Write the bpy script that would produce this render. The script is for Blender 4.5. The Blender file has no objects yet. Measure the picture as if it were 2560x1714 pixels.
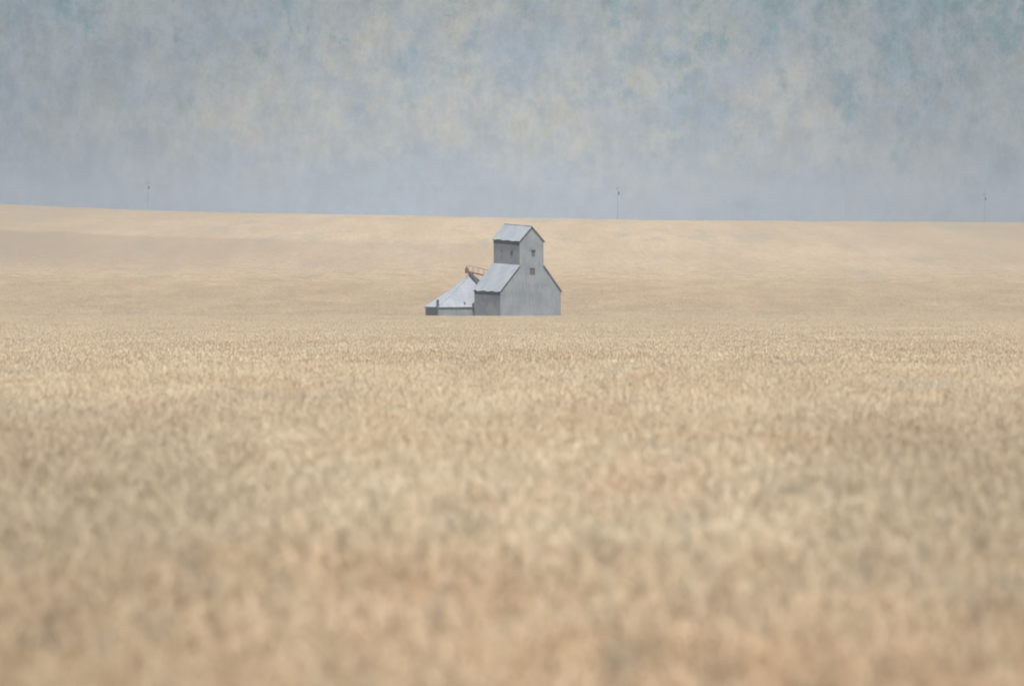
import bpy, math, random
import numpy as np
from mathutils import Vector, noise as mnoise

random.seed(7)
rng = np.random.default_rng(11)
scene = bpy.context.scene
R = math.radians

# ---------------------------------------------------------------- camera
F = 200.0 / 36.0 * 2560.0          # photograph pixels per radian
EYE = 560.0                        # row of eye level in the photograph
cam_d = bpy.data.cameras.new('camera')
cam = bpy.data.objects.new('camera', cam_d)
scene.collection.objects.link(cam)
scene.camera = cam
cam_d.lens = 200.0
cam_d.sensor_width = 36.0
cam_d.clip_start = 0.5
cam_d.clip_end = 20000.0
PITCH = math.atan((857.0 - EYE) / F)
cam.rotation_euler = (math.pi / 2 - PITCH, 0, 0)
cam.location = (0, 0, 0)
cam_d.dof.use_dof = True
cam_d.dof.focus_distance = 400.0
cam_d.dof.aperture_fstop = 2.2
cam_d.dof.aperture_blades = 9

# ---------------------------------------------------------------- sun and sky
ALPHA = R(25)                      # turn of the elevator away from the camera
SUN_EL = R(64)
sun_az = (0.17, -0.985)            # horizontal direction TOWARDS the sun
n_ = math.hypot(*sun_az)
sd = Vector((sun_az[0] / n_ * math.cos(SUN_EL), sun_az[1] / n_ * math.cos(SUN_EL), math.sin(SUN_EL)))
sun_l = bpy.data.lights.new('sun', 'SUN')
sun_l.energy = 4.2
sun_l.angle = R(0.6)
sun_l.color = (1.0, 0.945, 0.87)
sun = bpy.data.objects.new('sun', sun_l)
scene.collection.objects.link(sun)
sun.rotation_euler = sd.to_track_quat('Z', 'Y').to_euler()

scene.view_settings.view_transform = 'Standard'
scene.view_settings.look = 'None'
scene.view_settings.gamma = 1.0
scene.view_settings.exposure = 0.25
scene.cycles.use_denoising = True
scene.cycles.max_bounces = 6
scene.cycles.diffuse_bounces = 4
scene.cycles.transmission_bounces = 3
scene.cycles.transparent_max_bounces = 6
scene.cycles.volume_bounces = 0


class NT:
    """tiny node-tree writer"""
    def __init__(self, nt):
        self.t = nt
        nt.nodes.clear()

    def n(self, kind, **kw):
        nd = self.t.nodes.new(kind)
        for k, v in kw.items():
            setattr(nd, k, v)
        return nd

    def l(self, a, b):
        self.t.links.new(a, b)

    def val(self, sock, v):
        if hasattr(v, 'links') or isinstance(v, bpy.types.NodeSocket):
            self.l(v, sock)
        else:
            sock.default_value = v

    def math(self, op, a, b=None, c=None, clamp=False):
        nd = self.n('ShaderNodeMath', operation=op, use_clamp=clamp)
        self.val(nd.inputs[0], a)
        if b is not None:
            self.val(nd.inputs[1], b)
        if c is not None:
            self.val(nd.inputs[2], c)
        return nd.outputs[0]

    def noise(self, vec, scale, detail=4, rough=0.5, dist=0.0):
        nd = self.n('ShaderNodeTexNoise')
        self.l(vec, nd.inputs['Vector'])
        nd.inputs['Scale'].default_value = scale
        nd.inputs['Detail'].default_value = detail
        nd.inputs['Roughness'].default_value = rough
        nd.inputs['Distortion'].default_value = dist
        return nd.outputs['Fac']

    def mapping(self, vec, scale=(1, 1, 1), loc=(0, 0, 0), rot=(0, 0, 0)):
        nd = self.n('ShaderNodeMapping')
        self.l(vec, nd.inputs['Vector'])
        nd.inputs['Scale'].default_value = scale
        nd.inputs['Location'].default_value = loc
        nd.inputs['Rotation'].default_value = rot
        return nd.outputs[0]

    def smooth(self, x, a, b, lo=0.0, hi=1.0):
        nd = self.n('ShaderNodeMapRange', interpolation_type='SMOOTHSTEP')
        self.val(nd.inputs['Value'], x)
        nd.inputs['From Min'].default_value = a
        nd.inputs['From Max'].default_value = b
        nd.inputs['To Min'].default_value = lo
        nd.inputs['To Max'].default_value = hi
        return nd.outputs['Result']

    def mix(self, fac, a, b, mode='MIX'):
        nd = self.n('ShaderNodeMix', data_type='RGBA', blend_type=mode)
        self.val(nd.inputs['Factor'], fac)
        for s, v in ((nd.inputs['A'], a), (nd.inputs['B'], b)):
            if isinstance(v, tuple):
                s.default_value = (v[0], v[1], v[2], 1)
            else:
                self.l(v, s)
        return nd.outputs['Result']


def lin(r, g, b):
    f = lambda c: (c / 255 / 12.92) if c <= 10 else ((c / 255 + 0.055) / 1.055) ** 2.4
    return (f(r), f(g), f(b))


world = bpy.data.worlds.new('World')
scene.world = world
world.use_nodes = True
W = NT(world.node_tree)
out = W.n('ShaderNodeOutputWorld')
bg1 = W.n('ShaderNodeBackground')
bg2 = W.n('ShaderNodeBackground')
mixs = W.n('ShaderNodeMixShader')
sky = W.n('ShaderNodeTexSky', sky_type='NISHITA')
sky.sun_disc = False
sky.sun_elevation = SUN_EL
sky.sun_rotation = math.atan2(sd.x, sd.y)
sky.air_density = 1.0
sky.dust_density = 2.0
W.l(sky.outputs[0], bg1.inputs['Color'])
bg1.inputs['Strength'].default_value = 0.09
# broken thin cloud: colours of cloud lit from behind the camera
tc = W.n('ShaderNodeTexCoord')
dirv = tc.outputs['Generated']
sep = W.n('ShaderNodeSeparateXYZ')
W.l(dirv, sep.inputs[0])
dx, dz = sep.outputs['X'], sep.outputs['Z']
n_big = W.noise(W.mapping(dirv, (1, 1, 1.15), (3.1, 0.2, 0.7)), 58, 12, 0.80, 0.0)
n_mid = W.noise(W.mapping(dirv, (1.1, 1, 1.1), (1.7, 5.2, 2.4)), 120, 12, 0.82, 0.0)
n_teal = W.noise(W.mapping(dirv, (1.25, 1, 0.95), (7.7, 1.2, 9.1)), 110, 12, 0.82, 0.1)
n_fine = W.noise(W.mapping(dirv, (1.2, 1, 0.8), (0.7, 8.2, 4.4)), 230, 10, 0.9)
# thicker bank of bright cloud low over the elevator, thinner and bluer to the sides and above
ex = W.math('SUBTRACT', dx, 0.002)
ex = W.math('MULTIPLY', ex, 11.5)
ez = W.math('MULTIPLY', W.math('SUBTRACT', dz, 0.010), 24.0)
rr = W.math('SQRT', W.math('ADD', W.math('MULTIPLY', ex, ex), W.math('MULTIPLY', ez, ez)))
bank = W.smooth(W.math('ADD', rr, W.math('MULTIPLY', n_big, 0.5)), 0.2, 1.5, 1.0, 0.0)
c_cream = lin(186, 184, 172)
c_lav = lin(161, 168, 178)
c_slate = lin(143, 158, 171)
c_teal = lin(116, 148, 156)
c_pale = lin(186, 197, 215)
fac1 = W.math('MULTIPLY', W.smooth(n_big, 0.36, 0.62), W.smooth(bank, 0.0, 0.6, 0.5, 1.0))
col = W.mix(fac1, c_slate, c_cream)
fac2 = W.smooth(n_mid, 0.44, 0.60, 0.0, 0.55)
col = W.mix(fac2, col, c_lav)
# blue-white low haze toward the horizon
hz = W.smooth(dz, 0.001, 0.017, 0.62, 0.0)
hz = W.math('MULTIPLY', hz, W.smooth(dx, -0.01, 0.03, 1.15, 0.7))
hz = W.math('MULTIPLY', hz, W.smooth(n_mid, 0.4, 0.6, 1.2, 0.5))
col = W.mix(hz, col, W.mix(bank, lin(152, 164, 183), c_pale))
# teal gaps of clear air, mostly up and to the right
tw = W.math('ADD', W.smooth(dx, 0.01, 0.06, 0.0, 0.065), W.smooth(dz, 0.012, 0.04, -0.045, 0.035))
tl = W.smooth(W.math('ADD', n_teal, tw), 0.53, 0.67, 0.0, 0.72)
col = W.mix(tl, col, c_teal)
br = W.math('ADD', W.smooth(bank, 0.0, 1.0, 0.86, 1.16), W.smooth(n_fine, 0.42, 0.58, -0.085, 0.085))
n_drip = W.noise(W.mapping(dirv, (1.0, 1.0, 0.22), (2.2, 6.1, 1.4)), 330, 6, 0.7)
br = W.math('ADD', br, W.smooth(n_drip, 0.40, 0.60, -0.03, 0.03))
vm = W.n('ShaderNodeVectorMath', operation='SCALE')
W.l(col, vm.inputs[0])
W.l(br, vm.inputs['Scale'])
W.l(vm.outputs[0], bg2.inputs['Color'])
bg2.inputs['Strength'].default_value = 0.86
mixs.inputs[0].default_value = 0.93
W.l(bg1.outputs[0], mixs.inputs[1])
W.l(bg2.outputs[0], mixs.inputs[2])
W.l(mixs.outputs[0], out.inputs['Surface'])


# ---------------------------------------------------------------- helpers
def link(o):
    scene.collection.objects.link(o)
    return o


def mesh_obj(name, verts, faces, mats, parent=None, mat_idx=None, smooth=False):
    me = bpy.data.meshes.new(name)
    me.from_pydata([tuple(v) for v in verts], [], faces)
    if not isinstance(mats, (list, tuple)):
        mats = [mats]
    for m in mats:
        me.materials.append(m)
    if mat_idx is not None:
        me.polygons.foreach_set('material_index', mat_idx)
    if smooth:
        me.polygons.foreach_set('use_smooth', [True] * len(me.polygons))
    me.update()
    o = link(bpy.data.objects.new(name, me))
    o.parent = parent
    return o


def tag(o, label=None, category=None, group=None, kind=None):
    if label:
        o['label'] = label
    if category:
        o['category'] = category
    if group:
        o['group'] = group
    if kind:
        o['kind'] = kind
    return o


def empty(name, loc, rz=0.0):
    o = link(bpy.data.objects.new(name, None))
    o.location = loc
    o.rotation_euler = (0, 0, rz)
    return o


class MB:
    def __init__(self):
        self.v, self.f = [], []

    def add(self, vs, fs):
        b = len(self.v)
        self.v += [tuple(p) for p in vs]
        self.f += [tuple(b + i for i in f) for f in fs]

    def box(self, x0, x1, y0, y1, z0, z1):
        vs = [(x, y, z) for z in (z0, z1) for y in (y0, y1) for x in (x0, x1)]
        self.add(vs, [(0, 2, 3, 1), (4, 5, 7, 6), (0, 1, 5, 4), (2, 6, 7, 3), (0, 4, 6, 2), (1, 3, 7, 5)])

    def bar(self, a, b, w, h, up=(0, 0, 1)):
        a, b = Vector(a), Vector(b)
        d = (b - a).normalized()
        s = d.cross(Vector(up)).normalized()
        u = s.cross(d).normalized()
        vs = []
        for p in (a, b):
            for i, j in ((-1, -1), (1, -1), (1, 1), (-1, 1)):
                vs.append(p + s * (i * w / 2) + u * (j * h / 2))
        self.add(vs, [(0, 1, 2, 3), (7, 6, 5, 4), (0, 4, 5, 1), (1, 5, 6, 2), (2, 6, 7, 3), (3, 7, 4, 0)])

    def tube(self, a, b, r0, r1, n=10):
        a, b = Vector(a), Vector(b)
        d = (b - a).normalized()
        ref = Vector((1, 0, 0)) if abs(d.x) < 0.9 else Vector((0, 1, 0))
        s = d.cross(ref).normalized()
        u = s.cross(d)
        vs = []
        for p, r in ((a, r0), (b, r1)):
            for k in range(n):
                t = 2 * math.pi * k / n
                vs.append(p + s * (r * math.cos(t)) + u * (r * math.sin(t)))
        fs = [(k, (k + 1) % n, n + (k + 1) % n, n + k) for k in range(n)]
        fs += [tuple(range(n))[::-1], tuple(range(n, 2 * n))]
        self.add(vs, fs)

    def build(self, name, mat, parent=None):
        return mesh_obj(name, self.v, self.f, mat, parent)


def new_mat(name):
    m = bpy.data.materials.new(name)
    m.use_nodes = True
    return m, NT(m.node_tree)


def principled(N, rough=0.8):
    o = N.n('ShaderNodeOutputMaterial')
    p = N.n('ShaderNodeBsdfPrincipled')
    p.inputs['Roughness'].default_value = rough
    p.inputs['Specular IOR Level'].default_value = 0.25
    N.l(p.outputs[0], o.inputs['Surface'])
    return p


# ---------------------------------------------------------------- materials
def sheet_metal(name, dark, light, rust, rust_amt, ribs, rough=0.55, metallic=0.0, lap_dark=0.16):
    """weathered sheet cladding: panels, streaks, a little rust; ribs = direction of the corrugation"""
    m, N = new_mat(name)
    p = principled(N, rough)
    p.inputs['Metallic'].default_value = metallic
    t = N.n('ShaderNodeTexCoord').outputs['Object']
    big = N.noise(t, 0.35, 5, 0.6)
    streak = N.noise(N.mapping(t, (2.2, 2.2, 0.22)), 1.4, 6, 0.65)
    fine = N.noise(t, 5.0, 4, 0.6)
    f = N.math('ADD', N.math('MULTIPLY', big, 0.5), N.math('MULTIPLY', streak, 0.35))
    f = N.math('ADD', f, N.math('MULTIPLY', fine, 0.15))
    c = N.mix(N.smooth(f, 0.41, 0.58), dark, light)
    c = N.mix(N.smooth(N.noise(N.mapping(t, (1.5, 1.5, 0.4), (4, 2, 8)), 1.1, 8, 0.7), 0.58, 0.74, 0, rust_amt), c, rust)
    # courses of sheets
    s2 = N.n('ShaderNodeSeparateXYZ')
    N.l(t, s2.inputs[0])
    lap = N.math('FRACT', N.math('MULTIPLY', s2.outputs['Z'], 1 / 1.22))
    lapf = N.smooth(lap, 0.0, 0.07, lap_dark, 0.0)
    c = N.mix(lapf, c, tuple(x * 0.55 for x in dark))
    N.l(c, p.inputs['Base Color'])
    w = N.n('ShaderNodeTexWave', wave_type='BANDS', bands_direction=ribs)
    N.l(t, w.inputs['Vector'])
    w.inputs['Scale'].default_value = 1.2
    b = N.n('ShaderNodeBump')
    b.inputs['Strength'].default_value = 0.35
    b.inputs['Distance'].default_value = 0.03
    N.l(w.outputs['Fac'], b.inputs['Height'])
    N.l(b.outputs[0], p.inputs['Normal'])
    return m


M_wall = sheet_metal('weathered_wall_sheets', (0.235, 0.275, 0.322), (0.335, 0.372, 0.405), (0.24, 0.18, 0.14), 0.22, 'X')
M_side = M_wall
M_roof = sheet_metal('galvanised_roof_sheets', (0.335, 0.375, 0.44), (0.43, 0.465, 0.525), (0.40, 0.36, 0.33), 0.22, 'Y', 0.5, 0.0, 0.02)
M_dark = sheet_metal('painted_eave_shadow', (0.022, 0.024, 0.032), (0.048, 0.050, 0.062), (0.09, 0.06, 0.045), 0.4, 'X', 0.85)  # kept near-black so the shadow under the eaves is painted in
M_trim = sheet_metal('grey_trim_boards', (0.16, 0.165, 0.175), (0.25, 0.255, 0.26), (0.2, 0.13, 0.1), 0.4, 'X', 0.85)
M_red = sheet_metal('rusty_red_steel', (0.17, 0.06, 0.05), (0.27, 0.11, 0.09), (0.30, 0.14, 0.08), 0.6, 'X', 0.6)
M_brown = sheet_metal('bare_brown_boards', (0.11, 0.075, 0.06), (0.19, 0.13, 0.105), (0.24, 0.16, 0.12), 0.6, 'X', 0.85)
M_pinkboard = sheet_metal('faded_pink_boards', (0.36, 0.30, 0.28), (0.46, 0.39, 0.36), (0.3, 0.2, 0.16), 0.4, 'X', 0.85)
M_steel = sheet_metal('dark_grey_steel', (0.09, 0.095, 0.11), (0.15, 0.155, 0.175), (0.12, 0.08, 0.06), 0.3, 'Z', 0.5)
M_wood = sheet_metal('weathered_pole_wood', (0.27, 0.235, 0.235), (0.38, 0.335, 0.33), (0.25, 0.2, 0.18), 0.5, 'X', 0.9)

m, N = new_mat('dusty_glass')
p = principled(N, 0.25)
g = N.noise(N.n('ShaderNodeTexCoord').outputs['Object'], 3, 4)
N.l(N.mix(g, (0.02, 0.022, 0.026), (0.07, 0.07, 0.07)), p.inputs['Base Color'])
p.inputs['Specular IOR Level'].default_value = 0.5
M_glass = m

# insulator glaze
m, N = new_mat('insulator_glaze')
p = principled(N, 0.3)
g = N.noise(N.n('ShaderNodeTexCoord').outputs['Object'], 6, 3)
N.l(N.mix(g, (0.12, 0.14, 0.14), (0.2, 0.23, 0.22)), p.inputs['Base Color'])
M_glaze = m


def crop_tint(N, pos):
    """slow variation of ripeness, weeds and lodged patches over the field, by place in the field"""
    flat = N.mapping(pos, (1, 0.30, 0.0))
    a = N.noise(flat, 0.10, 6, 0.6, 0.4)
    b = N.noise(N.mapping(pos, (1, 0.35, 0), (31, 12, 0)), 0.45, 5, 0.6)
    gr = N.noise(N.mapping(pos, (1, 0.35, 0), (77, 41, 0)), 0.22, 8, 0.68, 0.5)
    return a, b, gr


def straw_mat(name, c_dark, c_light, c_weed, transl=0.35):
    m, N = new_mat(name)
    o = N.n('ShaderNodeOutputMaterial')
    d = N.n('ShaderNodeBsdfDiffuse')
    t = N.n('ShaderNodeBsdfTranslucent')
    mx = N.n('ShaderNodeMixShader')
    mx.inputs[0].default_value = transl
    N.l(d.outputs[0], mx.inputs[1])
    N.l(t.outputs[0], mx.inputs[2])
    N.l(mx.outputs[0], o.inputs['Surface'])
    pos = N.n('ShaderNodeNewGeometry').outputs['Position']
    a, b, gr = crop_tint(N, pos)
    at = N.n('ShaderNodeAttribute', attribute_name='shade')
    rnd = at.outputs['Fac']
    f = N.math('ADD', N.math('MULTIPLY', N.smooth(a, 0.35, 0.65), 0.38), N.math('MULTIPLY', rnd, 0.62))
    c = N.mix(f, c_dark, c_light)
    # riper orange patches
    c = N.mix(N.smooth(b, 0.46, 0.66, 0.0, 0.4), c, (0.80, 0.60, 0.43))
    c = N.mix(N.smooth(gr, 0.56, 0.70, 0.0, 0.55), c, c_weed)
    near = N.noise(N.mapping(pos, (1, 0.55, 0), (9, 4, 0)), 1.7, 6, 0.62, 0.3)
    c = N.mix(N.smooth(near, 0.46, 0.60, 0.0, 0.34), c, (0.56, 0.46, 0.34))
    # browner tint along the near edge of the field
    sy = N.n('ShaderNodeSeparateXYZ')
    N.l(pos, sy.inputs[0])
    yn = N.math('ADD', sy.outputs['Y'], N.math('MULTIPLY', a, 26.0))
    c = N.mix(N.smooth(yn, 34, 56, 0.42, 0.0), c, (0.80, 0.58, 0.38))
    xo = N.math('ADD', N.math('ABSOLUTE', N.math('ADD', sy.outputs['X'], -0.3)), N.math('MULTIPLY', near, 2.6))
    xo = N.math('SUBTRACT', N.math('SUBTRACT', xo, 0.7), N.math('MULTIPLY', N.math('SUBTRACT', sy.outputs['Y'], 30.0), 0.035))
    c = N.mix(N.math('MULTIPLY', N.smooth(xo, 1.5, 3.6, 0.0, 0.30), N.smooth(sy.outputs['Y'], 55, 110, 1.0, 0.0)), c, (0.46, 0.37, 0.265))  # painted vignette: near crop colour darkens toward both sides of the frame
    wd = N.noise(N.mapping(pos, (1, 0.4, 0), (19, 44, 0)), 3.2, 7, 0.7, 0.2)
    c = N.mix(N.math('MULTIPLY', N.smooth(wd, 0.52, 0.61, 0.0, 0.65), N.smooth(yn, 40, 90, 1.0, 0.16)), c, (0.38, 0.375, 0.32))
    N.l(c, d.inputs['Color'])
    N.l(c, t.inputs['Color'])
    return m


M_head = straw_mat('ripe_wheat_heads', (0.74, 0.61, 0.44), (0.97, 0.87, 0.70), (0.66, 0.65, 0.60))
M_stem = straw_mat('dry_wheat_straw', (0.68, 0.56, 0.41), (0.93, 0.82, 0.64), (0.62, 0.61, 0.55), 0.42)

# ---------------------------------------------------------------- terrain
SL = 0.0146
CROP = 0.80


def plane_top(y):
    return -1.55 - SL * y


CREST = [(-1500, 455), (-800, 485), (0, 510), (130, 517), (400, 527), (600, 532), (850, 536), (1300, 545),
         (1500, 548), (1700, 551), (2200, 554), (2560, 556), (3400, 562), (4600, 575)]
CX = np.array([c[0] for c in CREST], float)
CY = np.array([c[1] for c in CREST], float)


def crest_z(x):
    px = 1280 + x / 2000.0 * F
    return (EYE - np.interp(px, CX, CY)) / F * 2000.0


def terrain_z(x, y, canopy=False):
    """surface of the ground; beyond the elevator it is the top of the far crop"""
    base = plane_top(y)
    if y <= 1040:
        z = base - CROP
    else:
        z0 = plane_top(1040) - 0.0
        if y <= 2000:
            t = (y - 1040) / 960.0
            s = math.sin(t * math.pi / 2) ** 1.35
            z = z0 + (crest_z(x) - z0) * s
        else:
            z = crest_z(x) - ((y - 2000) / 1000.0) ** 2 * 2.2 - (y - 2000) * 0.0016
        if not canopy:
            u = min(1.0, (y - 1040) / 330.0)
            z -= CROP - 0.48 * min(1.0, (y - 1040) / 3.0) - 0.32 * (u * u * (3 - 2 * u))
    if 1500 < y < 2600 and abs(x) < 400:
        u = mnoise.fractal(Vector((x / 16.0, y / 60.0, 3.3)), 0.8, 2.0, 4)
        z += 0.26 * u
    return z


ys = list(np.linspace(-60, 1040, 90)) + list(np.linspace(1044, 1066, 6)) + list(np.linspace(1080, 1880, 60)) + \
     list(np.linspace(1890, 2120, 50)) + list(np.linspace(2150, 3000, 20)) + list(np.linspace(3200, 5000, 10))
xs = list(np.linspace(-4000, -320, 24)) + list(np.linspace(-300, 300, 221)) + list(np.linspace(320, 4000, 24))
vs = [(x, y, terrain_z(x, y)) for y in ys for x in xs]
nx = len(xs)


def grid_faces(rows):
    return [(j * nx + i, j * nx + i + 1, (j + 1) * nx + i + 1, (j + 1) * nx + i) for j in rows for i in range(nx - 1)]


j_split = min(range(len(ys)), key=lambda k: abs(ys[k] - 1040))

# soil under the crop
m, N = new_mat('dry_soil')
p = principled(N, 0.95)
pos = N.n('ShaderNodeNewGeometry').outputs['Position']
g = N.noise(pos, 1.3, 8, 0.65)
N.l(N.mix(N.smooth(g, 0.35, 0.65), (0.22, 0.165, 0.11), (0.36, 0.28, 0.19)), p.inputs['Base Color'])
M_soil = m

# far crop seen from the side as a surface
m, N = new_mat('far_crop')
p = principled(N, 1.0)
p.inputs['Specular IOR Level'].default_value = 0.05
pos = N.n('ShaderNodeNewGeometry').outputs['Position']
s3 = N.n('ShaderNodeSeparateXYZ')
N.l(pos, s3.inputs[0])
X, Y = s3.outputs['X'], s3.outputs['Y']
wob = N.noise(N.mapping(pos, (1, 1, 0)), 0.012, 3, 0.5)
mott = N.noise(N.mapping(pos, (1, 0.07, 0), (5, 3, 0)), 0.055, 11, 0.72, 0.1)
fine = N.noise(N.mapping(pos, (1, 0.04, 0), (15, 3, 0)), 0.9, 6, 0.75)
weed = N.noise(N.mapping(pos, (1, 0.08, 0), (55, 33, 0)), 0.06, 11, 0.74, 0.2)
c = N.mix(N.smooth(mott, 0.36, 0.64), (0.455, 0.350, 0.238), (0.54, 0.422, 0.292))
sx_ = N.math('ADD', X, N.math('MULTIPLY', wob, 60.0))  # vignette put into the hill colour, darker toward left and right ends
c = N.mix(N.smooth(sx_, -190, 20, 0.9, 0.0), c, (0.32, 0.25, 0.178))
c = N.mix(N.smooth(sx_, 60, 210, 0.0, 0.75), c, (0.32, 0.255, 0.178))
# edge between two fields: a browner strip, strongest to the left
yy = N.math('ADD', Y, N.math('MULTIPLY', X, 0.62))
yy = N.math('ADD', yy, N.math('MULTIPLY', wob, 26.0))
edge = N.smooth(yy, 1480, 1510, 1.0, 0.0)
low = N.smooth(yy, 1210, 1330, 0.0, 1.0)
strip = N.math('MULTIPLY', N.math('MULTIPLY', edge, low), N.smooth(X, -150, 60, 0.36, 0.08))
c = N.mix(strip, c, (0.21, 0.165, 0.135))
# older growth along the crest
cr = N.smooth(Y, 1780, 1960, 0.0, 1.0)
cr = N.math('MULTIPLY', cr, N.smooth(weed, 0.42, 0.60, 0.0, 0.45))
c = N.mix(cr, c, (0.31, 0.285, 0.22))
c = N.mix(N.smooth(weed, 0.52, 0.62, 0.0, 0.5), c, (0.30, 0.29, 0.245))
c = N.mix(N.smooth(fine, 0.40, 0.66, 0.0, 0.35), c, (0.30, 0.235, 0.175))
N.l(c, p.inputs['Base Color'])
b = N.n('ShaderNodeBump')
b.inputs['Strength'].default_value = 0.4
b.inputs['Distance'].default_value = 0.25
N.l(fine, b.inputs['Height'])
N.l(b.outputs[0], p.inputs['Normal'])
M_far = m

rows_a = range(0, j_split)
rows_b = range(j_split, len(ys) - 1)


def sub_grid(name, rows, mat):
    rows = list(rows)
    v = vs[rows[0] * nx:(rows[-1] + 2) * nx]
    f = [(j * nx + i, j * nx + i + 1, (j + 1) * nx + i + 1, (j + 1) * nx + i) for j in range(len(rows)) for i in range(nx - 1)]
    return mesh_obj(name, v, f, mat, smooth=True)


ground = tag(sub_grid('ground', rows_a, M_soil), 'dry brown soil underneath the standing wheat', 'ground', kind='structure')
hill = tag(sub_grid('hill', rows_b, M_far), 'long pale tan hillside rising behind the grey elevator to the skyline', 'hill', kind='structure')

# ---------------------------------------------------------------- wheat
lib = bpy.data.collections.new('wheat_tiles')      # referenced by the field's geometry nodes only


def stalk_batch(n, size, detail, rg):
    """n wheat stalks scattered over a size x size tile; returns verts, faces, mat index, shade"""
    V, Fc, MI, SH = [], [], [], []

    def ring(c, r1, r2, ax, k):
        return [(c[0] + math.cos(2 * math.pi * i / k + ax) * r1, c[1] + math.sin(2 * math.pi * i / k + ax) * r2, c[2]) for i in range(k)]

    for _ in range(n):
        x, y = (rg.random(2) - 0.5) * size
        # clumps: drill rows and tillering make the height uneven
        hn = mnoise.noise(Vector((x * 4.6, y * 4.6, size))) + 0.6 * mnoise.noise(Vector((x * 1.7, y * 1.7, size + 9)))
        h = CROP * (0.90 + (0.17 if detail else 0.05) * hn + (0.075 if detail else 0.045) * rg.standard_normal())
        h = max(0.5, min(1.05, h))
        az = rg.random() * 2 * math.pi
        lean = abs(rg.normal(0.10, 0.07))
        bx, by = math.cos(az), math.sin(az)
        sh = float(np.clip(rg.normal(0.50, 0.20) + 0.55 * hn, 0, 1))
        nod = rg.uniform(0.1, 1.5)           # how far the ripe head bends over
        hl = rg.uniform(0.075, 0.115)
        neck = h - hl * 0.6
        cx, cy = x + bx * lean * neck, y + by * lean * neck
        k = 3
        # stem
        z_bot = 0.0 if detail else 0.35
        w = 0.0022 if detail else 0.004
        a = len(V)
        V += ring((x + bx * lean * z_bot, y + by * lean * z_bot, z_bot), w, w, az, k) + ring((cx, cy, neck), w, w, az, k)
        for i in range(k):
            Fc.append((a + i, a + (i + 1) % k, a + k + (i + 1) % k, a + k + i)); MI.append(1); SH.append(sh)
        # head: bent spindle
        segs = 4 if detail else 2
        ang = math.pi / 2 - nod * 0.5
        px_, py_, pz_ = cx, cy, neck
        prof = [0.35, 1.0, 0.95, 0.65, 0.15] if detail else [0.5, 1.0, 0.25]
        hw = rg.uniform(0.0065, 0.009) * (1.0 if detail else 1.7)
        pts = [(px_, py_, pz_, ang)]
        for s in range(segs):
            ang -= nod * 0.55 / segs * 2
            st = hl / segs
            px_ += bx * math.cos(ang) * st
            py_ += by * math.cos(ang) * st
            pz_ += math.sin(ang) * st
            pts.append((px_, py_, pz_, ang))
        a = len(V)
        k = 4 if detail else 3
        for (qx, qy, qz, qa), pr in zip(pts, prof):
            # ring perpendicular to direction
            d = Vector((bx * math.cos(qa), by * math.cos(qa), math.sin(qa)))
            s1 = Vector((-by, bx, 0))
            s2_ = d.cross(s1)
            for i in range(k):
                t = 2 * math.pi * i / k + 0.5
                q = Vector((qx, qy, qz)) + s1 * (math.cos(t) * hw * pr) + s2_ * (math.sin(t) * hw * pr)
                V.append(tuple(q))
        for s in range(segs):
            for i in range(k):
                Fc.append((a + s * k + i, a + s * k + (i + 1) % k, a + (s + 1) * k + (i + 1) % k, a + (s + 1) * k + i))
                MI.append(0); SH.append(sh)
        # awns
        na = 7 if detail else 2
        for j in range(na):
            qx, qy, qz, qa = pts[1 + (j % (len(pts) - 1))]
            spread = rg.uniform(-0.55, 0.55)
            qa2 = qa + rg.uniform(-0.4, 0.4)
            d = Vector((bx * math.cos(qa2) - by * spread, by * math.cos(qa2) + bx * spread, math.sin(qa2)))
            al = rg.uniform(0.05, 0.09)
            ww = 0.0016 if detail else 0.004
            a = len(V)
            V.extend([(qx - by * ww, qy + bx * ww, qz), (qx + by * ww, qy - bx * ww, qz), tuple(Vector((qx, qy, qz)) + d * al)])
            Fc.append((a, a + 1, a + 2)); MI.append(0); SH.append(min(1, sh + 0.15))
        # dry leaf
        nl = (2 if rg.random() < 0.5 else 1) if detail else 1
        for j in range(nl):
            zl = rg.uniform(0.45, 0.85) * h
            a2 = rg.random() * 2 * math.pi
            lx, ly = math.cos(a2), math.sin(a2)
            L = rg.uniform(0.12, 0.24)
            lw = rg.uniform(0.004, 0.008) * (1 if detail else 1.6)
            ox, oy = x + bx * lean * zl, y + by * lean * zl
            pts2 = [(0, 0), (L * 0.5, L * 0.40), (L * 0.95, L * rg.uniform(-0.1, 0.35))]
            a = len(V)
            for q, (r_, dz_) in enumerate(pts2):
                wq = lw * (1, 0.9, 0.15)[q]
                V.append((ox + lx * r_ - ly * wq, oy + ly * r_ + lx * wq, zl + dz_))
                V.append((ox + lx * r_ + ly * wq, oy + ly * r_ - lx * wq, zl + dz_))
            sl = max(0, sh - 0.15)
            Fc.append((a, a + 1, a + 3, a + 2)); MI.append(1); SH.append(sl)
            Fc.append((a + 2, a + 3, a + 5, a + 4)); MI.append(1); SH.append(sl)
    return V, Fc, MI, SH


def make_tile(name, n, size, detail, seed):
    rg = np.random.default_rng(seed)
    V, Fc, MI, SH = stalk_batch(n, size, detail, rg)
    me = bpy.data.meshes.new(name)
    me.from_pydata(V, [], Fc)
    me.materials.append(M_head)
    me.materials.append(M_stem)
    me.polygons.foreach_set('material_index', MI)
    at = me.attributes.new('shade', 'FLOAT', 'FACE')
    at.data.foreach_set('value', SH)
    me.update()
    o = bpy.data.objects.new(name, me)
    lib.objects.link(o)
    return o


N_NEAR, N_FAR = 5, 4
for i in range(N_NEAR):
    make_tile('tile_%02d' % i, 340, 1.0, True, 100 + i)
for i in range(N_FAR):
    make_tile('tile_%02d' % (N_NEAR + i), 1350, 3.0, False, 200 + i)

# points the tiles stand on
P, IDX, RZ, SC = [], [], [], []


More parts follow.
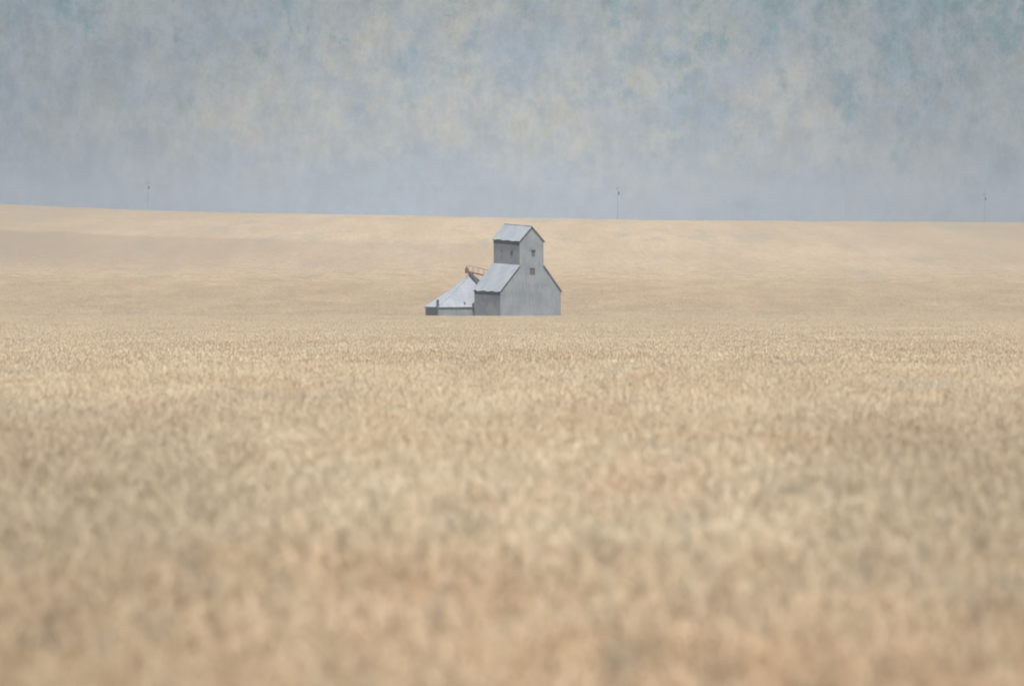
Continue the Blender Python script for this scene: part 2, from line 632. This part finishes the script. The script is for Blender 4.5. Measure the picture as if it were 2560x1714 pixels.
def half_w(y):
    return 0.094 * y + 3.0 + 0.01 * y


ORIGIN = Vector((-2.04, 1000.0, 0))
wx = Vector((math.cos(ALPHA), math.sin(ALPHA), 0))
dxv = Vector((-math.sin(ALPHA), math.cos(ALPHA), 0))


def inside_buildings(x, y):
    q = Vector((x, y, 0)) - ORIGIN
    w, d = q.dot(wx), q.dot(dxv)
    return (-2.0 < w < 13.8 and -2.0 < d < 13.0) or (-8.4 < w < 10.8 and 11.0 < d < 20)


def scatter(y0, y1, step, first, count):
    y = y0
    while y < y1:
        hw_ = half_w(y)
        nn = int(math.ceil(2 * hw_ / step))
        off = random.random() * step
        for i in range(nn + 1):
            x = -hw_ + i * step + off - step / 2
            xx, yy_ = x + random.uniform(-.1, .1) * step, y + random.uniform(-.1, .1) * step
            if inside_buildings(xx, yy_) or random.random() < (yy_ - 1330) / 100.0:
                continue
            swell = 0.05 * mnoise.noise(Vector((xx / 2.2, yy_ / 5.0, 1.7))) + 0.05 * mnoise.noise(Vector((xx / 7.0, yy_ / 19.0, 8.7)))
            if yy_ > 600:
                swell = swell * 1.6 + 0.16 * mnoise.noise(Vector((xx / 4.0, yy_ / 6.0, 5.1))) - 0.03
            if yy_ > 1040:
                swell *= max(0.25, 1 - (yy_ - 1040) / 250.0)
            gz_ = terrain_z(xx, yy_) if yy_ <= 1040 else terrain_z(xx, yy_, True) - CROP
            P.append((xx, yy_, gz_ + swell))
            IDX.append(first + random.randrange(count))
            RZ.append(random.random() * 2 * math.pi)
            SC.append(random.uniform(0.95, 1.06))
        y += step


scatter(14.0, 150.0, 0.9, 0, N_NEAR)
scatter(151.0, 1430.0, 2.75, N_NEAR, N_FAR)

me = bpy.data.meshes.new('wheat_field')
me.from_pydata(P, [], [])
a = me.attributes.new('tile', 'INT', 'POINT'); a.data.foreach_set('value', IDX)
a = me.attributes.new('turn', 'FLOAT', 'POINT'); a.data.foreach_set('value', RZ)
a = me.attributes.new('size', 'FLOAT', 'POINT'); a.data.foreach_set('value', SC)
field = link(bpy.data.objects.new('wheat_field', me))
me.materials.append(M_head)
tag(field, 'ripe straw coloured wheat filling the foreground up to the elevator', 'wheat field', kind='stuff')
ng = bpy.data.node_groups.new('standing_wheat', 'GeometryNodeTree')
ng.interface.new_socket('Geometry', in_out='INPUT', socket_type='NodeSocketGeometry')
ng.interface.new_socket('Geometry', in_out='OUTPUT', socket_type='NodeSocketGeometry')
gi = ng.nodes.new('NodeGroupInput'); go = ng.nodes.new('NodeGroupOutput')
ci = ng.nodes.new('GeometryNodeCollectionInfo')
ci.inputs['Collection'].default_value = lib
ci.inputs['Separate Children'].default_value = True
ci.inputs['Reset Children'].default_value = True
ip = ng.nodes.new('GeometryNodeInstanceOnPoints')
ip.inputs['Pick Instance'].default_value = True


def named(nm, ty):
    nd = ng.nodes.new('GeometryNodeInputNamedAttribute')
    nd.data_type = ty
    nd.inputs['Name'].default_value = nm
    return nd.outputs['Attribute']


cb = ng.nodes.new('ShaderNodeCombineXYZ')
ng.links.new(named('turn', 'FLOAT'), cb.inputs['Z'])
cs = ng.nodes.new('ShaderNodeCombineXYZ')
cs.inputs['X'].default_value = 1.0
cs.inputs['Y'].default_value = 1.0
ng.links.new(named('size', 'FLOAT'), cs.inputs['Z'])
ng.links.new(gi.outputs[0], ip.inputs['Points'])
ng.links.new(ci.outputs[0], ip.inputs['Instance'])
ng.links.new(named('tile', 'INT'), ip.inputs['Instance Index'])
ng.links.new(cb.outputs[0], ip.inputs['Rotation'])
ng.links.new(cs.outputs[0], ip.inputs['Scale'])
ng.links.new(ip.outputs[0], go.inputs[0])
md = field.modifiers.new('standing_wheat', 'NODES')
md.node_group = ng

# ---------------------------------------------------------------- grain elevator
S = F / 1000.0                                  # pixels per metre at the elevator
GZ = terrain_z(0, 1000)


def zz(py, dist=1000.0):
    return (EYE - py) / F * dist - GZ            # height above the ground at the elevator


el = tag(empty('grain_elevator', (ORIGIN.x, ORIGIN.y, GZ), ALPHA),
         'weathered grey wooden grain elevator with tall gabled tower above sloping lower roofs', 'grain elevator')
WID, DEP = 11.75, 10.95
T0, T1 = 3.75, 8.35
TM = (T0 + T1) / 2
z_e, z_j, z_t, z_a = zz(726), zz(663), zz(601), zz(566)
RISE = 0.036                                     # the frame has settled: its rear stands higher


def pr(w, d, z, k=None):
    f = 0.0 if z < 0.1 else RISE * d * min(1.0, z / z_t)
    return (w, d, z + f)


def prism(poly, d0, d1, closed_bottom=True, nd=8):
    vs_, fs_ = [], []
    n = len(poly)
    for k in range(nd + 1):
        d = d0 + (d1 - d0) * k / nd
        vs_ += [pr(w, d, z) for w, z in poly]
    for k in range(nd):
        for i in range(n):
            j = (i + 1) % n
            fs_.append((k * n + i, (k + 1) * n + i, (k + 1) * n + j, k * n + j))
    fs_.append(tuple(range(n)))
    fs_.append(tuple(range(nd * n, nd * n + n))[::-1])
    return vs_, fs_


v_, f_ = prism([(0, -0.5), (WID, -0.5), (WID, z_e), (T1, z_j), (T0, z_j), (0, z_e)], 0, DEP)
wall = mesh_obj('wall', v_, f_, M_wall, el)
v_, f_ = prism([(T0, z_j), (T1, z_j), (T1, z_t), (TM, z_a), (T0, z_t)], 0, DEP)
tower = mesh_obj('tower', v_, f_, M_wall, el)


def roof_slope(name, w0, z0, w1, z1, over, mat, parent, label=None, rg=None, d_a=-0.22, d_b=DEP + 0.22, sheet=0.66, th=0.05):
    """a slope laid in sheets whose lower ends run out unevenly; w0,z0 eave; w1,z1 upper edge"""
    sx = 1 if w1 > w0 else -1
    run = abs(w1 - w0)
    ang = math.atan2(z1 - z0, run)
    nx_, nz_ = -sx * math.sin(ang), math.cos(ang)
    mb = MB()
    nsh = int(round((d_b - d_a) / sheet))
    for i in range(nsh):
        a_ = d_a + (d_b - d_a) * i / nsh
        b_ = d_a + (d_b - d_a) * (i + 1) / nsh
        o_ = over + random.uniform(-0.05, 0.05) + 0.07 * math.sin(i * 1.1 + w0)
        lift = 0.02 + (0.012 if i % 2 else 0.0) + random.uniform(0, 0.010)
        we, ze = w0 - sx * o_ * math.cos(ang), z0 - o_ * math.sin(ang)
        q = []
        for (w, z) in ((we, ze), (w1, z1)):
            for t in (lift, lift + th):
                for d in (a_ - 0.02, b_ + 0.02):
                    ww_, zz_ = w + nx_ * t, z + nz_ * t
                    q.append(pr(ww_, d, zz_))
        # q order: eave(lo a, lo b, hi a, hi b), top(lo a, lo b, hi a, hi b)
        mb.add(q, [(0, 1, 5, 4), (2, 6, 7, 3), (0, 2, 3, 1), (4, 5, 7, 6), (0, 4, 6, 2), (1, 3, 7, 5)])
    o = mb.build(name, mat, parent)
    if label:
        o['label'] = label
    return o


r1 = roof_slope('roof', 0, z_e, T0, z_j, 0.32, M_roof, el, 'pale lower roof slope on the left of the tower')
r2 = roof_slope('roof', WID, z_e, T1, z_j, 0.32, M_roof, el, 'lower roof slope on the right of the tower')
r3 = roof_slope('roof', T0, z_t, TM, z_a, 0.30, M_roof, el, 'pale tower roof slope facing left')
r4 = roof_slope('roof', T1, z_t, TM, z_a, 0.30, M_roof, el, 'tower roof slope facing right')


def ridge_cap():
    mb = MB()
    mb.bar(pr(TM, -0.26, z_a + 0.07), pr(TM, DEP + 0.26, z_a + 0.07), 0.30, 0.07)
    return mb.build('ridge_cap', M_roof, r3)


ridge_cap()
# barge boards on the front gables and dark rafters with a painted shadow band under the eaves
for (w0, z0, w1, z1) in ((0, z_e, T0, z_j), (WID, z_e, T1, z_j), (T0, z_t, TM, z_a), (T1, z_t, TM, z_a)):
    sx = 1 if w1 > w0 else -1
    ang = math.atan2(z1 - z0, abs(w1 - w0))
    o_ = 0.30
    mb = MB()
    we, ze = w0 - sx * o_ * math.cos(ang), z0 - o_ * math.sin(ang)
    mb.bar((we, -0.14, ze - 0.06), (w1, -0.14, z1 - 0.06), 0.05, 0.17)
    mb.build('barge_board', M_trim, el)
for (w0, z0, tt) in ((0, z_e, 1), (T0, z_t, 1), (WID, z_e, -1), (T1, z_t, -1)):
    mb = MB()
    for k in range(15):
        d = 0.12 + (DEP - 0.24) * k / 14
        a_, b_ = sorted((w0 - tt * 0.24, w0 + tt * 0.004))
        zt = pr(w0, d, z0)[2]
        mb.add([(a_, d - .05, zt - .34), (b_, d - .05, zt - .34), (b_, d + .05, zt - .34), (a_, d + .05, zt - .34),
                (a_, d - .05, zt - .24), (b_, d - .05, zt - .06), (b_, d + .05, zt - .06), (a_, d + .05, zt - .24)],
               [(3, 2, 1, 0), (4, 5, 6, 7), (0, 1, 5, 4), (1, 2, 6, 5), (2, 3, 7, 6), (3, 0, 4, 7)])
    # near-black strip on the wall: the eave's shadow painted as a board
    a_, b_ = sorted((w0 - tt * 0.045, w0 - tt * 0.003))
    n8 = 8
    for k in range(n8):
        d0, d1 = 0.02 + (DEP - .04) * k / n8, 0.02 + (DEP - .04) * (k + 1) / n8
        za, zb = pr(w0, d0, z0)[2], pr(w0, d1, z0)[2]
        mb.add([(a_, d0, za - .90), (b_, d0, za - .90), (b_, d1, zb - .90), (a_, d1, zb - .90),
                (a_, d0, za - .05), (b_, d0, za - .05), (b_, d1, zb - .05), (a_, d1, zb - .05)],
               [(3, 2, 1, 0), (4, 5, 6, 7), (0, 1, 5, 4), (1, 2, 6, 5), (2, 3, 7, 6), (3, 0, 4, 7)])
    mb.build('rafters_and_shadow_band', M_dark, el)
# corner boards
for (w, z0, z1) in ((0, 0, z_e), (WID, 0, z_e), (T0, z_j, z_t), (T1, z_j, z_t)):
    mb = MB()
    s = 1 if w in (0, T0) else -1
    a_, b_ = sorted((w - s * 0.02, w + s * 0.12))
    mb.box(a_, b_, -0.025, -0.003, z0, z1)
    mb.build('corner_board', M_wall, el)


def front_window(w, z0, z1, width, m_pane, m_frame, label, lintel=0.0):
    fr = MB()
    t = 0.10
    y0, y1 = -0.07, -0.004
    fr.box(w - width / 2 - t, w - width / 2, y0, y1, z0 - t, z1 + t)
    fr.box(w + width / 2, w + width / 2 + t, y0, y1, z0 - t, z1 + t)
    fr.box(w - width / 2, w + width / 2, y0, y1, z1, z1 + t)
    fr.box(w - width / 2, w + width / 2, y0, y1, z0 - t, z0)
    if lintel:
        fr.box(w - width / 2 - lintel, w + width / 2 + lintel, -0.16, -0.072, z1 + 0.02, z1 + 0.22)
    o = fr.build('window', m_frame, el)
    o['label'] = label
    pn = MB()
    pn.box(w - width / 2 + .001, w + width / 2 - .001, -0.030, -0.006, z0 + .001, z1 - .001)
    pn.build('pane', m_pane, o)
    return o


wfront = lambda px: (px - 1251) / S / math.cos(ALPHA)
front_window(wfront(1333), zz(638), zz(627), 0.30, M_brown, M_steel, 'narrow dark window high in the front of the tower', 0.28)
front_window(wfront(1331.0), zz(684), zz(671.5), 0.78, M_brown, M_brown, 'square brown boarded opening in the front wall')


def side_window(d, z0, z1, width, m_pane, m_frame, label):
    fr = MB()
    t = 0.07
    x0, x1 = T0 - 0.06, T0 - 0.004
    lift = RISE * d * z0 / z_t
    z0, z1 = z0 + lift * 0, z1 + lift * 0
    fr.box(x0, x1, d - width / 2 - t, d - width / 2, z0 - t, z1 + t)
    fr.box(x0, x1, d + width / 2, d + width / 2 + t, z0 - t, z1 + t)
    fr.box(x0, x1, d - width / 2, d + width / 2, z1, z1 + t)
    fr.box(x0, x1, d - width / 2, d + width / 2, z0 - t, z0)
    o = fr.build('window', m_frame, el)
    o['label'] = label
    pn = MB()
    pn.box(T0 - 0.03, T0 - 0.006, d - width / 2 + .001, d + width / 2 - .001, z0 + .001, z1 - .001)
    pn.build('pane', m_pane, o)


dside = lambda px: (1299.5 - px) / S / math.sin(ALPHA)
side_window(dside(1280), zz(638), zz(628), 0.62, M_brown, M_steel, 'dark window in the left tower wall, nearer the front')
side_window(dside(1253), zz(642), zz(628), 0.62, M_pinkboard, M_trim, 'faded boarded window in the left tower wall, nearer the rear')
# ---------------------------------------------------------------- hip roofed annex
A0, A1, D0, D1 = -6.65, 9.05, 12.1, 18.2
ax = tag(empty('granary_annex', (ORIGIN + wx * ((A0 + A1) / 2) + dxv * ((D0 + D1) / 2) + Vector((0, 0, GZ))), ALPHA),
         'low shed with steep pale pointed roof, half hidden behind the left of the elevator', 'shed')
hw_, hd_ = (A1 - A0) / 2, (D1 - D0) / 2
ze = zz(766, 1012)
zp = zz(685, 1014)
mb = MB()
mb.box(-hw_ + .25, hw_ - .25, -hd_ + .2, hd_ - .2, -0.5, ze - 0.02)
mb.build('wall', M_wall, ax)


def curved_hip():
    """four faces of sheets rising to a short ridge"""
    nlev = 10
    v, f = [], []
    for k in range(nlev + 1):
        t = k / nlev
        zk = ze + (zp - ze) * (t - 0.055 * math.sin(math.pi * t))
        a_ = hw_ * (1 - t) + 0.25 * t
        b_ = hd_ * (1 - t) + 0.12 * t
        v += [(-a_, -b_, zk), (a_, -b_, zk), (a_, b_, zk), (-a_, b_, zk)]
    for k in range(nlev):
        for i in range(4):
            j = (i + 1) % 4
            f.append((4 * k + i, 4 * k + j, 4 * k + 4 + j, 4 * k + 4 + i))
    f.append((4 * nlev, 4 * nlev + 1, 4 * nlev + 2, 4 * nlev + 3))
    # soffit a little inside so the eave has thickness
    b = len(v)
    v += [(-hw_, -hd_, ze - 0.12), (hw_, -hd_, ze - 0.12), (hw_, hd_, ze - 0.12), (-hw_, hd_, ze - 0.12)]
    for i in range(4):
        j = (i + 1) % 4
        f.append((b + i, b + j, j, i))
    f.append((b + 3, b + 2, b + 1, b))
    return mesh_obj('roof', v, f, M_roof, ax)


rf = curved_hip()
mb = MB()
for s, t in ((-1, -1), (-1, 1), (1, -1), (1, 1)):
    for q in range(10):
        pp = []
        for u in (q / 10, (q + 1) / 10):
            pp.append((s * (hw_ * (1 - u) + .25 * u), t * (hd_ * (1 - u) + .12 * u), ze + (zp - ze) * (u - 0.055 * math.sin(math.pi * u)) + .004))
        mb.bar(pp[0], pp[1], 0.14, 0.03)
mb.build('hip_cap', M_roof, rf)
mb = MB()
mb.box(-0.38, 0.38, -0.3, 0.3, zp - 0.25, zp + 0.30)
mb.add([(-.48, -.4, zp + .30), (.48, -.4, zp + .30), (.48, .4, zp + .30), (-.48, .4, zp + .30), (0, 0, zp + .62)],
       [(0, 1, 4), (1, 2, 4), (2, 3, 4), (3, 0, 4), (3, 2, 1, 0)])
mb.build('roof_vent', M_trim, ax)
# dark stove pipe and lean-to cheek at the near left corner
mb = MB()
mb.tube((-hw_ + .15, -hd_ + .30, ze - 0.1), (-hw_ + .15, -hd_ + .30, ze + 1.15), 0.24, 0.24, 12)
mb.tube((-hw_ + .15, -hd_ + .30, ze + 1.15), (-hw_ + .15, -hd_ + .30, ze + 1.32), 0.34, 0.10, 12)
mb.build('stove_pipe', M_steel, ax)
# big dark door on the left end wall
mb = MB()
mb.box(-hw_ + .20, -hw_ + .246, -hd_ + .9, hd_ - .9, 0.0, ze - 0.25)
dr = mb.build('door', M_steel, ax)
mb = MB()
mb.box(-hw_ + .15, -hw_ + .199, -0.06, 0.06, 0.75, 1.05)
mb.build('handle', M_dark, dr)
# small rusty roof hatch low on the front slope
wl = lambda px, d: ((px - 1251) / (F / 1012.0) + d * math.sin(ALPHA)) / math.cos(ALPHA)
mb = MB()
k = 0.10
xh = wl(1163.5, D0) - (A0 + A1) / 2
sl_ = (zp - ze) / hd_
mb.add([(xh - .14, -hd_ * (1 - k) - .06, ze + sl_ * hd_ * k * .83), (xh + .14, -hd_ * (1 - k) - .06, ze + sl_ * hd_ * k * .83),
        (xh + .14, -hd_ * (1 - k) + .22, ze + sl_ * hd_ * k * .83 + .34), (xh - .14, -hd_ * (1 - k) + .22, ze + sl_ * hd_ * k * .83 + .34),
        (xh - .14, -hd_ * (1 - k) - .16, ze + sl_ * hd_ * k * .83 + .03), (xh + .14, -hd_ * (1 - k) - .16, ze + sl_ * hd_ * k * .83 + .03),
        (xh + .14, -hd_ * (1 - k) + .12, ze + sl_ * hd_ * k * .83 + .37), (xh - .14, -hd_ * (1 - k) + .12, ze + sl_ * hd_ * k * .83 + .37)],
       [(3, 2, 1, 0), (4, 5, 6, 7), (0, 1, 5, 4), (1, 2, 6, 5), (2, 3, 7, 6), (3, 0, 4, 7)])
mb.build('roof_hatch', M_red, rf)

# ---------------------------------------------------------------- red conveyor bridge from annex peak to elevator
cv = tag(empty('conveyor_bridge', ORIGIN + wx * 1.2 + dxv * 15.1 + Vector((0, 0, GZ)), ALPHA),
         'rusty red conveyor bridge with handrail joining the shed peak to the elevator', 'conveyor')
p0 = Vector((-0.55, 0.1, zz(679, 1014)))
p1 = Vector((3.9, -3.95, zz(697, 1012)))
mb = MB(); mb.bar(p0, p1, 0.55, 0.22); mb.build('conveyor_trough', M_red, cv)
up = Vector((0, 0, 1))
sidev = (p1 - p0).cross(up).normalized()
for s in (-1, 1):
    mb = MB()
    for hgt in (1.1,):
        mb.bar(p0 + sidev * (s * .42) + up * hgt, p1 + sidev * (s * .42) + up * hgt, 0.035, 0.035)
    for k in range(7):
        q = p0.lerp(p1, k / 6) + sidev * (s * .42)
        mb.bar(q, q + up * 1.15, 0.035, 0.035, (0, 1, 0))
    mb.build('handrail', M_red, cv)
mb = MB()
mb.box(-0.95, -0.45, -0.2, 0.4, p0.z - 0.3, p0.z + 0.40)
mb.add([(-.95, -.2, p0.z + .40), (-.45, -.2, p0.z + .40), (-.45, .4, p0.z + .40), (-.95, .4, p0.z + .40),
        (-.90, .0, p0.z + .85), (-.80, .0, p0.z + .85), (-.80, .2, p0.z + .85), (-.90, .2, p0.z + .85)],
       [(4, 5, 6, 7), (0, 1, 5, 4), (1, 2, 6, 5), (2, 3, 7, 6), (3, 0, 4, 7)])
mb.build('drive_box', M_red, cv)
mb = MB()
mb.tube((-0.35, -0.45, p0.z - 0.15), (0.95, -0.95, zz(708, 1013)), 0.26, 0.26, 12)
mb.tube((0.95, -0.95, zz(708, 1013)), (1.0, -0.97, zz(711, 1013)), 0.34, 0.34, 12)
mb.build('grain_spout', M_steel, cv)


# ---------------------------------------------------------------- utility poles on the skyline
def make_pole():
    root = empty('utility_pole', (0, 0, 0))
    root['category'] = 'utility pole'
    root['group'] = 'utility poles along the skyline'
    H = 10.6
    mb = MB()
    for k in range(6):
        a_, b_ = k / 6, (k + 1) / 6
        mb.tube((0.03 * math.sin(a_ * 2), 0, -0.5 + (H + .5) * a_), (0.03 * math.sin(b_ * 2), 0, -0.5 + (H + .5) * b_), 0.085 - 0.025 * a_, 0.085 - 0.025 * b_, 10)
    mb.build('pole', M_wood, root)
    mb = MB()
    mb.bar((-0.75, -0.17, H - 1.15), (0.75, -0.17, H - 0.85), 0.12, 0.14)
    arm = mb.build('crossarm', M_wood, root)
    mb = MB()
    mb.bar((-0.55, -0.14, H - 1.12), (0.0, -0.14, H - 1.75), 0.05, 0.05, (0, 1, 0))
    mb.build('brace', M_steel, arm)
    for s in (-0.62, 0.62):
        mb = MB()
        zb = H - 1.0 + s * 0.2 + 0.07
        mb.tube((s, -0.17, zb), (s, -0.17, zb + 0.12), 0.05, 0.05, 8)
        mb.tube((s, -0.17, zb + 0.12), (s, -0.17, zb + 0.22), 0.09, 0.05, 8)
        mb.build('insulator', M_glaze, arm)
    mb = MB()
    mb.tube((0.38, -0.1, H - 3.1), (0.38, -0.1, H - 2.2), 0.23, 0.23, 14)
    mb.tube((0.38, -0.1, H - 2.2), (0.38, -0.1, H - 2.08), 0.25, 0.12, 14)
    mb.build('transformer', M_steel, root)
    return root


def kids(o):
    return [c_ for c_ in bpy.data.objects if c_.parent == o]


def copy_tree(o, parent=None):
    c_ = o.copy()
    scene.collection.objects.link(c_)
    c_.parent = parent
    for k_ in kids(o):
        copy_tree(k_, c_)
    return c_


proto = make_pole()
for i, (px, top, base, lab) in enumerate(((369.5, 450, 524, 'utility pole standing on the skyline far to the left of the elevator'),
                                          (1544, 462, 549, 'faint utility pole on the skyline just right of the elevator'),
                                          (2461, 478, 554, 'utility pole on the skyline near the right edge of the picture'))):
    o = proto if i == 0 else copy_tree(proto)
    yd = 2012.0
    x = (px - 1280) / F * yd
    g0 = terrain_z(x, yd)
    o.location = (x, yd, g0)
    want = (EYE - top) / F * yd - g0
    o.scale = (want / 10.6,) * 3
    o.rotation_euler = (0, 0, (0.1, 0.5, -0.35)[i])
    o['label'] = lab

# ---------------------------------------------------------------- haze
m, N = new_mat('haze_air')
o_ = N.n('ShaderNodeOutputMaterial')
v = N.n('ShaderNodeVolumePrincipled')
v.inputs['Color'].default_value = (0.82, 0.87, 0.95, 1)
v.inputs['Density'].default_value = 0.00020
v.inputs['Anisotropy'].default_value = 0.0
N.l(v.outputs[0], o_.inputs['Volume'])
mb = MB()
zmin = min(q[2] for q in vs)
mb.box(-4100, 4100, -100, 5100, zmin - 1.0, 20.0 + max(0, max(q[2] for q in vs) - 4))
hz_o = mb.build('haze', m)
tag(hz_o, 'pale dusty summer haze lying over the fields and fading the far hill', 'haze', kind='stuff')
